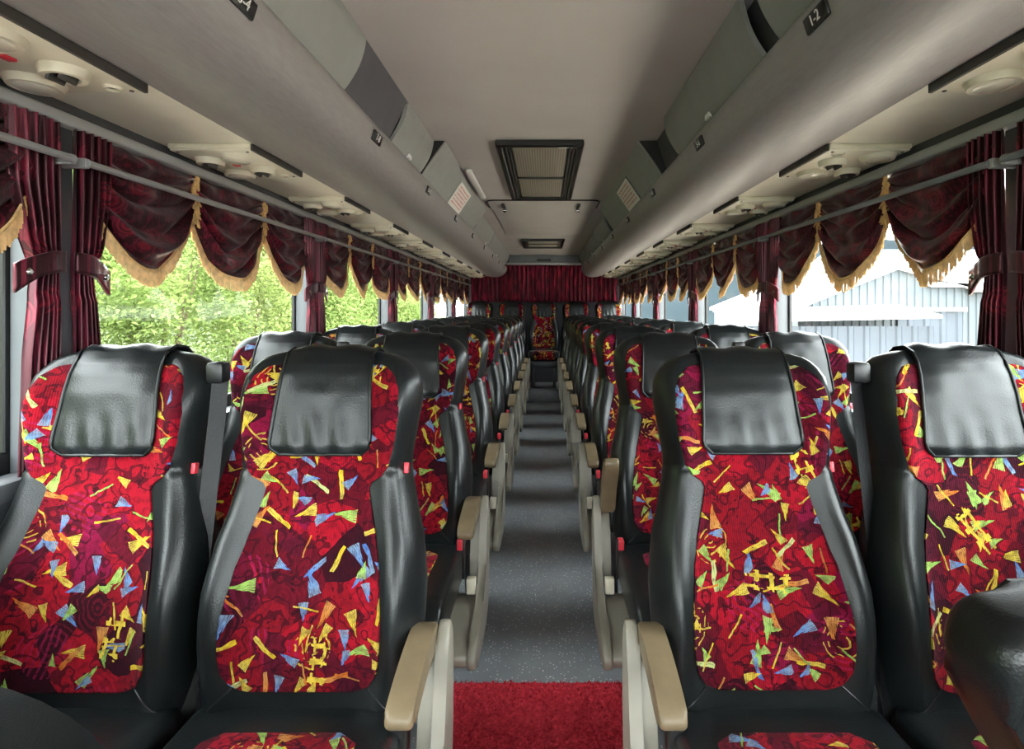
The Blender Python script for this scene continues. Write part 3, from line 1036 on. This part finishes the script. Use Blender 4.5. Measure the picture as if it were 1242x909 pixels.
def pad_me(seed):
    rnd = random.Random(seed)
    ph = rnd.uniform(0, 6)
    bm = bmesh.new()
    front = [(.532, 0.0)] + [(.54 + .02 * i, 0) for i in range(10)]
    path = []
    for i in range(12):
        v = .532 + (.732 - .532) * i / 11
        path.append((v, 'f'))
    def fn(u, v):
        t = v
        hw = 0.110 - 0.014 * min(1, t / 0.62)
        # rounded lower corners
        if t < 0.10:
            hw -= 0.022 * (1 - math.sqrt(max(0, 1 - ((0.10 - t) / 0.10) ** 2)))
        x = (2 * u - 1) * hw
        a = abs(2 * u - 1)
        puff = 0.010 * (1 - a ** 4)
        if t < 0.62:
            vv = .532 + (.735 - .532) * t / 0.62
            W = lerp_table(BW, vv)
            T = lerp_table(BT, vv)
            y = min(fw_y(abs(x) / W, vv), -0.052 * T - 0.016 * math.exp(-((vv - .2) / .14) ** 2)) - 0.010 - puff
            y += 0.0042 * math.sin(x * 120 + ph + 6 * t) * (1 - sstep(0.0, 0.38, t)) * (1 - a ** 3)
            y += 0.0014 * noise.noise(Vector((x * 25, vv * 25, seed)))
            if t < 0.05:
                y += 0.006 * (1 - t / 0.05)
            return Vector((x, y, vv))
        if t < 0.82:
            k = (t - 0.62) / 0.20
            ang = PI * k
            yc, ry = 0.014, 0.060
            return Vector((x, yc - ry * math.cos(ang), .735 + (0.044 + 0.003 * math.sin(x * 70 + ph)) * math.sin(ang) * (1 - 0.10 * a ** 3)))
        k = (t - 0.82) / 0.18
        return Vector((x, 0.074, .735 - 0.11 * k))
    V = add_grid(bm, fn, 22, 46)
    bm2 = bm
    for sgn in (0, 22):
        add_tube(bm2, [V[j][sgn].co.copy() + Vector((0, -0.001, 0)) for j in range(0, 42, 2)], 0.0038, 6)
    add_tube(bm2, [V[0][i].co.copy() for i in range(0, 23, 2)], 0.0038, 6)
    return finish(bm, 'head_pad', sharp=80)
def cushion_me():
    bm = bmesh.new()
    def fn(u, v):
        # u round the section (x, z), v front to back
        ang = 2 * PI * u
        c, s_ = math.cos(ang), math.sin(ang)
        e = 0.42
        x = 0.214 * math.copysign(abs(c) ** e, c)
        z = 0.062 * math.copysign(abs(s_) ** e, s_)
        k = 1.0
        y = -0.480 + 0.51 * v
        if v < 0.16:
            k = math.sqrt(max(0.02, 1 - ((0.16 - v) / 0.16) ** 2))
        if v > 0.93:
            k = math.sqrt(max(0.05, 1 - ((v - 0.93) / 0.07) ** 2))
        zz = 0.448 + z * k
        if z > 0:
            zz += 0.014 * (abs(c) ** 2) * k + 0.02 * (1 - v) * k
        return Vector((x * (0.94 + 0.06 * k), y, zz))
    V = add_grid(bm, fn, 40, 24, wrap=True)
    bm.faces.new(V[0][::-1])
    bm.faces.new(V[-1])
    return finish(bm, 'cushion', sharp=60)
def cushion_patch_me():
    bm = bmesh.new()
    def surf(x, v):
        c = min(1.0, abs(x) / 0.214)
        cc = c ** (1 / 0.42)
        s_ = math.sqrt(max(0, 1 - cc * cc))
        k = 1.0
        if v < 0.16:
            k = math.sqrt(max(0.02, 1 - ((0.16 - v) / 0.16) ** 2))
        return Vector((x, -0.480 + 0.51 * v, 0.448 + 0.062 * k * s_ ** 0.42 + (0.014 * cc ** 2 + 0.02 * (1 - v)) * k))
    vv = [0.0, 0.004, 0.012, 0.025, 0.045, 0.07, 0.10, 0.14, 0.2, 0.28, 0.36, 0.44, 0.52, 0.60, 0.67, 0.73, 0.77, 0.79]
    nu = 16
    G = []
    uvl = bm.loops.layers.uv.verify()
    path = 0.0
    prev = None
    for j, v in enumerate(vv):
        row = []
        q = surf(0, v)
        if prev is not None:
            path += (q - prev).length
        prev = q
        half = 0.152 - 0.05 * sstep(0.70, 0.80, v) ** 2
        for i in range(nu + 1):
            a = 2 * i / nu - 1
            p = surf(half * a, v)
            e = i in (0, nu) or j == len(vv) - 1
            n = Vector((0, -1, 0)).lerp(Vector((0, 0, 1)), sstep(0.0, 0.12, v)).normalized()
            vt = bm.verts.new(p + n * (-0.004 if e else 0.005))
            row.append((vt, (half * a + 0.7, path)))
        G.append(row)
    low = []
    for i in range(nu + 1):
        vt, uv = G[0][i]
        low.append((bm.verts.new(vt.co + Vector((0, 0.004, -0.045))), (uv[0], -0.045)))
    G.insert(0, low)
    for j in range(len(G) - 1):
        for i in range(nu):
            cs = (G[j][i], G[j][i + 1], G[j + 1][i + 1], G[j + 1][i])
            f = bm.faces.new([c[0] for c in cs])
            for lp, c in zip(f.loops, cs):
                lp[uvl].uv = c[1]
    return finish(bm, 'cushion_fabric', sharp=70)
def smooth_poly(pts, it=2):
    for _ in range(it):
        out = []
        n = len(pts)
        for i in range(n):
            a, b = pts[i], pts[(i + 1) % n]
            out.append((a[0] * .75 + b[0] * .25, a[1] * .75 + b[1] * .25))
            out.append((a[0] * .25 + b[0] * .75, a[1] * .25 + b[1] * .75))
        pts = out
    return pts
# aisle panel outlines in (y, z); in : towards the seat, built for the left-hand side with the aisle at +x
def panel_me(sd):
    pts = smooth_poly([(0.075, 0.648), (0.035, 0.655), (0.005, 0.60), (-0.02, 0.50), (-0.055, 0.40), (-0.16, 0.355), (-0.30, 0.350), (-0.345, 0.31), (-0.31, 0.262), (-0.12, 0.252), (0.03, 0.262), (0.065, 0.33), (0.085, 0.50)], 2)
    a, b = sorted((sd * 0.262, sd * 0.288))
    return prism_me('side_panel', pts, 'x', a, b, 0.007, 2, 40)
def panel_block_me(sd):
    pts = smooth_poly([(-0.02, 0.375), (-0.17, 0.348), (-0.30, 0.338), (-0.338, 0.31), (-0.305, 0.268), (-0.12, 0.260), (0.0, 0.26)], 2)
    a, b = sorted((sd * 0.192, sd * 0.264))
    return prism_me('lower_block', pts, 'x', a, b, 0.008, 2, 40)
def inner_post_me(sd):
    pts = smooth_poly([(0.06, 0.60), (0.015, 0.60), (-0.015, 0.48), (-0.04, 0.38), (0.04, 0.36), (0.07, 0.48)], 2)
    a, b = sorted((sd * 0.232, sd * 0.264))
    return prism_me('inner_post', pts, 'x', a, b, 0.006, 2, 40)
def armrest_me(sd):
    # pivot at its own origin, pointing to -y
    pts = smooth_poly([(0.035, 0.012), (0.0, 0.030), (-0.07, 0.027), (-0.15, 0.014), (-0.212, -0.004), (-0.226, -0.020), (-0.215, -0.040), (-0.18, -0.038), (-0.11, -0.022), (-0.05, -0.016), (0.0, -0.022), (0.03, -0.014)], 2)
    a, b = sorted((sd * 0.214, sd * 0.262))
    return prism_me('armrest', pts, 'x', a, b, 0.009, 3, 40)

def belt_me(sd):
    bm = bmesh.new()
    pts = [(0.0, 0.150, 1.150), (0.0, 0.135, 1.06), (-sd * 0.004, 0.10, 0.85), (-sd * 0.006, 0.055, 0.62), (0.0, 0.02, 0.46), (0.0, -0.02, 0.40)]
    L_, R_ = [], []
    for x, y, z in pts:
        L_.append(((x - 0.016), y - 0.006, z))
        R_.append(((x + 0.016), y + 0.006, z))
    for off in (0,):
        A = [bm.verts.new(p) for p in L_]
        B = [bm.verts.new(p) for p in R_]
        for i in range(len(pts) - 1):
            bm.faces.new((A[i], B[i], B[i + 1], A[i + 1]))
    return finish(bm, 'seat_belt')
HINGE = (0, 0.035, 0.455)
def make_seat(x, y, z, kind, sd, label, group, recline=12.0, arm=0.0, seed=0):
    """kind: aisle, window, rear; sd: +1 when the aisle (or the pair's middle) lies at +x"""
    t = empty('coach_seat', (x, y, z))
    tag(t, label, 'seat', group)
    bk = obj('backrest', cached('backrest', backrest_me), 'leather', t, HINGE, (-R(recline), 0, 0))
    obj('fabric_panel', cached('patch', patch_me), 'fabric', bk)
    pd = obj('head_pad', cached(('pad', seed % 3), lambda: pad_me(seed % 3)), 'leather', bk)
    obj('corner_seam', cached('cseam', seam_me), 'black', bk)
    tg = obj('fabric_tag', cached('ftag', lambda: box_me('fabric_tag', (-0.002, -0.007, -0.011), (0.007, 0.007, 0.011), 0.001)), 'redplastic', bk, (0.178, -0.028, 0.503))
    obj('cushion', cached('cushion', cushion_me), 'leather', t)
    obj('cushion_fabric', cached('cpatch', cushion_patch_me), 'fabric', t)
    obj('base_frame', cached('baseframe', lambda: box_me('base_frame', (-0.19, -0.40, 0.30), (0.19, 0.03, 0.40), 0.01)), 'steel', t)
    zl = 0.0
    for k, lx in enumerate((-0.15, 0.15)):
        obj('leg', cached(('leg', k), lambda: box_me('leg', (lx - 0.02, -0.20, 0.0), (lx + 0.02, -0.14, 0.305), 0.004)), 'steel', t)
    if kind == 'aisle':
        sp = obj('side_panel', cached(('panel', sd), lambda: panel_me(sd)), 'beige', t)
        obj('lower_block', cached(('pblock', sd), lambda: panel_block_me(sd)), 'beige', sp)
        obj('inner_post', cached(('ppost', sd), lambda: inner_post_me(sd)), 'beige', sp)
        a, b = sorted((sd * 0.228, sd * 0.258))
        obj('clip', cached(('pclip', sd), lambda: box_me('clip', (a, -0.085, 0.375), (b, -0.055, 0.425), 0.004)), 'vent', sp)
        ar = obj('armrest', cached(('arm', sd), lambda: armrest_me(sd)), 'tan', t, (0, 0.03, 0.630), (-R(arm), 0, 0))
        a, b = sorted((sd * 0.192, sd * 0.220))
        bb = obj('belt_buckle', cached(('buckle', sd), lambda: prism_me('belt_buckle', [(a, 0.42), (b, 0.42), (b, 0.535), (b - 0.003, 0.545), (a + 0.003, 0.545), (a, 0.535)], 'y', -0.075, -0.045, 0.004)), 'black', t, (0, 0, 0))
        obj('release_button', cached(('bbtn', sd), lambda: box_me('release_button', (a + 0.005, -0.079, 0.515), (b - 0.005, -0.050, 0.549), 0.003)), 'redplastic', bb)
    elif kind == 'window':
        mx = sd * 0.211
        obj('seat_belt', cached(('belt', sd), lambda: belt_me(sd)), 'strap', t, (mx, 0.0, 0.0))
        an = obj('belt_anchor', cached('anchor', lambda: box_me('belt_anchor', (-0.020, 0.120, 1.135), (0.020, 0.160, 1.182), 0.009)), 'black', t, (mx, 0, 0))
    return t
AX, WX = 0.468, 0.926
ROW_Y, PITCH = 1.150, 0.80
rec = {(0, -1, 'a'): 12.0, (0, -1, 'w'): 11.0, (0, 1, 'a'): 14.0, (0, 1, 'w'): 10.0, (1, 1, 'a'): 13.0}
for r in range(9):
    for s in (-1, 1):
        y = ROW_Y + PITCH * r
        rnd = random.Random(r * 7 + s)
        place = 'in the front row' if r == 0 else 'in the %s row' % ORD[r]
        arm = 0.0
        lab = 'black and red aisle seat %s on the %s' % (place, side_noun(s))
        if r == 1 and s > 0:
            arm = 62.0
            lab = 'aisle seat with raised armrest in the second row on the side facing the shed'
        ra = rec.get((r, s, 'a'), 11.5 + rnd.uniform(-1.2, 1.2))
        rw_ = rec.get((r, s, 'w'), 11.0 + rnd.uniform(-1.2, 1.2))
        make_seat(s * AX, y, 0, 'aisle', -s, lab, 'coach seats in rows', ra, arm, r * 2 + (s > 0))
        make_seat(s * WX, y, 0, 'window', -s, 'black and red window seat %s on the %s' % (place, side_noun(s)), 'coach seats in rows', rw_, 0, r * 3 + 1 + (s > 0))
rl = ['tree-side end', 'second from the tree-side end', 'middle, facing down the aisle', 'second from the shed-side end', 'shed-side end']
for k in range(5):
    make_seat((k - 2) * 0.468, 8.27, STEP_Z + 0.05 - 0.05, 'rear', 1, 'red patterned seat of the raised rear bench, %s' % rl[k], 'seats of the rear bench', 8.0, 0, k)
    bpy.context.view_layer.objects.active = None

# crew seats at the very front, seen only at the frame's lower corners
def slab(outline, y0, y1, bevel):
    return prism_me('backrest', outline, 'y', y0, y1, bevel, 4, 40)
c1 = empty('crew_seat', (0.84, 0.55, -0.035))
tag(c1, 'plain black leather crew seat in front of the shed-side window seat', 'seat')
o1 = smooth_poly([(-0.395, 0.945), (-0.385, 1.015), (-0.33, 1.035), (0.22, 1.035), (0.25, 1.0), (0.25, 0.46), (0.10, 0.44), (0.0, 0.44), (-0.12, 0.52)], 2)
obj('backrest', slab(o1, 0.0, 0.10, 0.03), 'leather', c1)
bm = bmesh.new()
pp = [(x * 0.90 + 0.0, -0.0005, 0.74 + (z - 0.74) * 0.88) for x, z in o1]
add_tube(bm, pp, 0.003, 5, closed=True)
obj('piping', finish(bm, 'piping'), 'leather', c1)
obj('cushion', box_me('cushion', (-0.22, -0.42, 0.36), (0.24, 0.02, 0.47), 0.04, 4), 'leather', c1)
obj('pedestal', box_me('pedestal', (-0.12, -0.30, 0.036), (0.14, -0.02, 0.37), 0.01), 'steel', c1)
c2 = empty('crew_seat', (-0.845, 0.56, -0.05))
tag(c2, 'plain black leather crew seat in front of the tree-side window seat', 'seat')
o2 = smooth_poly([(-0.30, 0.90), (-0.24, 0.945), (0.05, 0.945), (0.24, 0.925), (0.36, 0.86), (0.42, 0.74), (0.36, 0.50), (0.22, 0.44), (-0.28, 0.44)], 2)
obj('backrest', slab(o2, 0.0, 0.10, 0.04), 'leather', c2)
obj('cushion', box_me('cushion', (-0.24, -0.42, 0.36), (0.24, 0.02, 0.47), 0.04, 4), 'leather', c2)
obj('pedestal', box_me('pedestal', (-0.14, -0.30, 0.051), (0.12, -0.02, 0.37), 0.01), 'steel', c2)

# red loop mat in the aisle
mt = empty('floor_mat', (0, 0, 0.0))
tag(mt, 'red looped plastic mat lying in the aisle between the front seats', 'mat')
bm = bmesh.new()
rnd = random.Random(3)
def mat_fn(u, v):
    e = min(u, 1 - u, v, 1 - v)
    x = -0.315 + 0.62 * u
    y = 0.45 + 1.54 * v
    if e < 1e-6:
        x += 0.004 * noise.noise(Vector((x * 60, y * 60, 1)))
        y += 0.006 * noise.noise(Vector((x * 60, y * 60, 5)))
    return Vector((x, y, 0.002 if e < 1e-6 else 0.014 + 0.004 * noise.noise(Vector((x * 130, y * 130, 0)))))
add_grid(bm, mat_fn, 120, 260)
obj('pile', finish(bm, 'pile', sharp=180), 'rug', mt)
bm = bmesh.new()
for i in range(9000):
    x, y = rnd.uniform(-0.312, 0.302), rnd.uniform(1.55, 1.988)
    h = rnd.uniform(0.012, 0.022)
    a = rnd.uniform(0, PI)
    dx, dy = math.cos(a) * 0.0035, math.sin(a) * 0.0035
    v = [bm.verts.new(p) for p in ((x - dx, y - dy, 0.008), (x + dx, y + dy, 0.008), (x + dx * .4 + rnd.uniform(-.004, .004), y + dy * .4, h), (x - dx * .4, y - dy * .4 + rnd.uniform(-.004, .004), h))]
    bm.faces.new(v)
lo = obj('loops', finish(bm, 'loops', smooth=False), 'rug', mt)
lo['kind'] = 'stuff'

# ------------------------------------------------------------------ outside
GZ = -1.2
struct(obj('ground', box_me('ground', (-60, -40, GZ - 0.3), (120, 120, GZ)), 'field'))
struct(obj('bounce_yard', box_me('bounce_yard', (-2.8, -30, GZ), (10, 24, GZ + 0.03), 0.02), 'bounce_dirt'))  # pale slab added beside the coach to bounce daylight inside
bm = bmesh.new()
def bank(u, v):
    x = -2.8 - 22 * u
    y = -25 + 75 * v
    z = GZ - 0.05 + 9.5 * sstep(0.0, 0.9, u) + 0.5 * noise.noise(Vector((x * 0.3, y * 0.3, 0))) * sstep(0, 0.2, u)
    return Vector((x, y, z))
add_grid(bm, bank, 30, 80)
struct(obj('grass_bank', finish(bm, 'grass_bank', sharp=180), 'grass'))
def leaves_me(seed, rx, rz, n, size):
    rnd = random.Random(seed)
    vs_, fs = [], []
    clumps = [(rnd.gauss(0, 0.45) * rx, rnd.gauss(0, 0.45) * rx, rz * rnd.uniform(0.15, 1.0), rnd.uniform(0.25, 0.55) * rx) for _ in range(26)]
    for i in range(n):
        cx, cy, cz, cr = rnd.choice(clumps)
        p = Vector((rnd.gauss(0, 1), rnd.gauss(0, 1), rnd.gauss(0, 0.8))) * cr * 0.55 + Vector((cx, cy, cz))
        rr_ = math.hypot(p.x, p.y)
        if rr_ > 1.38:
            p.x *= 1.38 * rnd.random() ** 0.3 / rr_
            p.y *= 1.38 * rnd.random() ** 0.3 / rr_
        p.z = min(p.z, 4.6)
        if p.z < 0.02:
            p.z = rnd.uniform(0.02, 0.4)
        e = Euler((rnd.uniform(-0.9, 0.9), rnd.uniform(-0.9, 0.9), rnd.uniform(0, 2 * PI))).to_matrix()
        l = size * rnd.uniform(0.7, 1.5)
        w = l * 0.28
        b = len(vs_)
        for q in ((0, 0, 0), (l * 0.45, w, 0.01), (l, 0, -0.02), (l * 0.45, -w, 0.01)):
            vs_.append(p + e @ Vector(q))
        fs.append((b, b + 1, b + 2, b + 3))
    me = bpy.data.meshes.new('foliage')
    me.from_pydata(vs_, [], fs)
    return me
def trunk_me(seed, h):
    rnd = random.Random(seed)
    bm = bmesh.new()
    for k in range(5):
        a = rnd.uniform(0, 2 * PI)
        r_ = rnd.uniform(0.2, 0.9)
        pts = [(0.08 * math.cos(a), 0.08 * math.sin(a), 0)]
        for i in range(1, 6):
            f = i / 5
            pts.append((r_ * f * math.cos(a) + rnd.uniform(-.05, .05), r_ * f * math.sin(a) + rnd.uniform(-.05, .05), h * f))
        add_tube(bm, pts, [0.045 * (1 - 0.8 * i / 5) for i in range(6)], 6)
    return finish(bm, 'stem')
FOL = [leaves_me(1, 1.5, 4.0, 16000, 0.075), leaves_me(2, 1.4, 4.6, 16000, 0.07), leaves_me(3, 1.6, 3.4, 16000, 0.08)]
STM = [trunk_me(1, 3.4), trunk_me(2, 3.8), trunk_me(3, 2.9)]
rnd = random.Random(11)
spots = []
for k in range(10):
    spots.append((-5.4 - rnd.uniform(0, 0.8), -1.0 + 3.05 * k + rnd.uniform(-0.08, 0.08)))
for k in range(7):
    spots.append((-9.6 - rnd.uniform(0, 1.0), 0.5 + 4.2 * k + rnd.uniform(-0.4, 0.4)))
for i, (x, y) in enumerate(spots):
    u = (-2.8 - x) / 22
    z = GZ - 0.05 + 9.5 * sstep(0.0, 0.9, u) - 0.25
    b = empty('leafy_tree', (x, y, z), rnd.uniform(0, 6))
    k = i % 3
    tag(b, ['lime green bushy tree', 'tall yellow-green tree', 'low spreading green tree'][k] + ' on the bank outside the tree-side windows', 'tree', ['lime trees', 'tall trees', 'spreading trees'][k] + ' on the bank')
    fo = obj('foliage', FOL[k], 'leaf_a' if k != 1 else 'leaf_b', b)
    fo['kind'] = 'stuff'
    obj('stem', STM[k], 'bark', b)
    sc_ = rnd.uniform(0.94, 1.06)
    b.scale = (sc_, sc_, sc_)

# farm shed on the other side
def ribbed(w, h, pitch=0.16, depth=0.025):
    """ribbed sheet in the x-z plane, outward -y"""
    bm = bmesh.new()
    n = int(w / pitch)
    pts = []
    for i in range(n):
        x = i * w / n
        p = w / n
        pts += [(x, 0), (x + p * 0.55, 0), (x + p * 0.65, -depth), (x + p * 0.9, -depth)]
    pts.append((w, 0))
    hs = h if callable(h) else (lambda x: h)
    A = [bm.verts.new((x, y, 0)) for x, y in pts]
    B = [bm.verts.new((x, y, hs(x))) for x, y in pts]
    for i in range(len(pts) - 1):
        bm.faces.new((A[i], A[i + 1], B[i + 1], B[i]))
    return finish(bm, 'ribbed_wall', smooth=False)
sh = empty('farm_shed', (5.3, 12.0, GZ + 0.03))
tag(sh, 'pale blue ribbed metal farm shed with white roof outside the windows', 'building')
GW = 3.45
gable = lambda x: 2.50 + (0.80 * x / 2.0 if x < 2.0 else 0.80 - 0.40 * (x - 2.0) / 1.45)
obj('gable_wall', ribbed(GW, gable), 'shed', sh)
obj('side_wall', ribbed(7.0, 2.90), 'shed', sh, (GW, 0.05, 0))
obj('end_wall', box_me('end_wall', (0, 0.05, 0), (0.08, 6.0, 2.45)), 'shed', sh)
obj('far_wall', box_me('far_wall', (GW + 6.92, 0.05, 0), (GW + 7.0, 8.0, 2.85)), 'shed', sh)
def roof_me(pts, th=0.08):
    bm = bmesh.new()
    a = [bm.verts.new(p) for p in pts]
    b = [bm.verts.new((p[0], p[1], p[2] + th)) for p in pts]
    bm.faces.new(a[::-1])
    bm.faces.new(b)
    for i in range(4):
        bm.faces.new((a[i], a[(i + 1) % 4], b[(i + 1) % 4], b[i]))
    return finish(bm, 'roof', smooth=False)
obj('roof', roof_me([(-0.15, -0.15, 2.44), (2.0, -0.15, 3.30), (2.0, 6, 3.30), (-0.15, 6, 2.44)]), 'shedroof', sh)
obj('roof', roof_me([(2.0, -0.15, 3.30), (GW + 0.1, -0.15, 2.88), (GW + 0.1, 6, 2.88), (2.0, 6, 3.30)]), 'shedroof', sh)
obj('roof', roof_me([(GW - 0.8, -0.15, 2.92), (GW + 7.2, -0.15, 2.92), (GW + 7.2, 4.2, 4.05), (GW - 0.8, 4.2, 4.05)]), 'shedroof', sh)
obj('roof', roof_me([(GW - 0.8, 4.2, 4.05), (GW + 7.2, 4.2, 4.05), (GW + 7.2, 8.2, 2.9), (GW - 0.8, 8.2, 2.9)]), 'shedroof', sh)
dr = obj('sliding_door', ribbed(1.35, 2.42, 0.3), 'sheddoor', sh, (2.02, -0.05, 0))
obj('door_track', box_me('door_track', (-0.02, -0.06, 2.42), (1.40, 0.02, 2.50)), 'strip', dr)
obj('gutter', box_me('gutter', (GW, -0.22, 2.82), (GW + 7.1, -0.10, 2.92), 0.02), 'shedroof', sh)
obj('lean_to_wall', ribbed(3.6, 2.15, 0.3), 'sheddoor', sh, (-1.6, -1.2, 0))
obj('lean_to_roof', roof_me([(-1.8, -1.35, 2.22), (2.05, -1.35, 2.30), (2.05, 0.0, 2.50), (-1.8, 0.0, 2.42)], 0.06), 'shedroof', sh)
# grass verge and far hills on that side
bm = bmesh.new()
add_grid(bm, lambda u, v: Vector((8 + 60 * v + 10 * u, 30 + 8 * u - 30 * v, GZ + 0.9 * math.sin(PI * u) + 0.15 * noise.noise(Vector((u * 9, v * 60, 0))))), 8, 60)
struct(obj('grass_verge', finish(bm, 'grass_verge', sharp=180), 'grass'))
bm = bmesh.new()
def hill(u, v):
    a = R(-10) + R(100) * u
    d = 70 + 40 * v
    x, y = d * math.cos(a), d * math.sin(a)
    z = GZ - 0.5 + (12.5 + 5 * noise.noise(Vector((u * 5, 0, 3))) + 2 * noise.noise(Vector((u * 19, v * 3, 1)))) * sstep(0, 1, v)
    return Vector((x, y, z))
add_grid(bm, hill, 80, 12)
struct(obj('hills', finish(bm, 'hills', sharp=180), 'hill'))
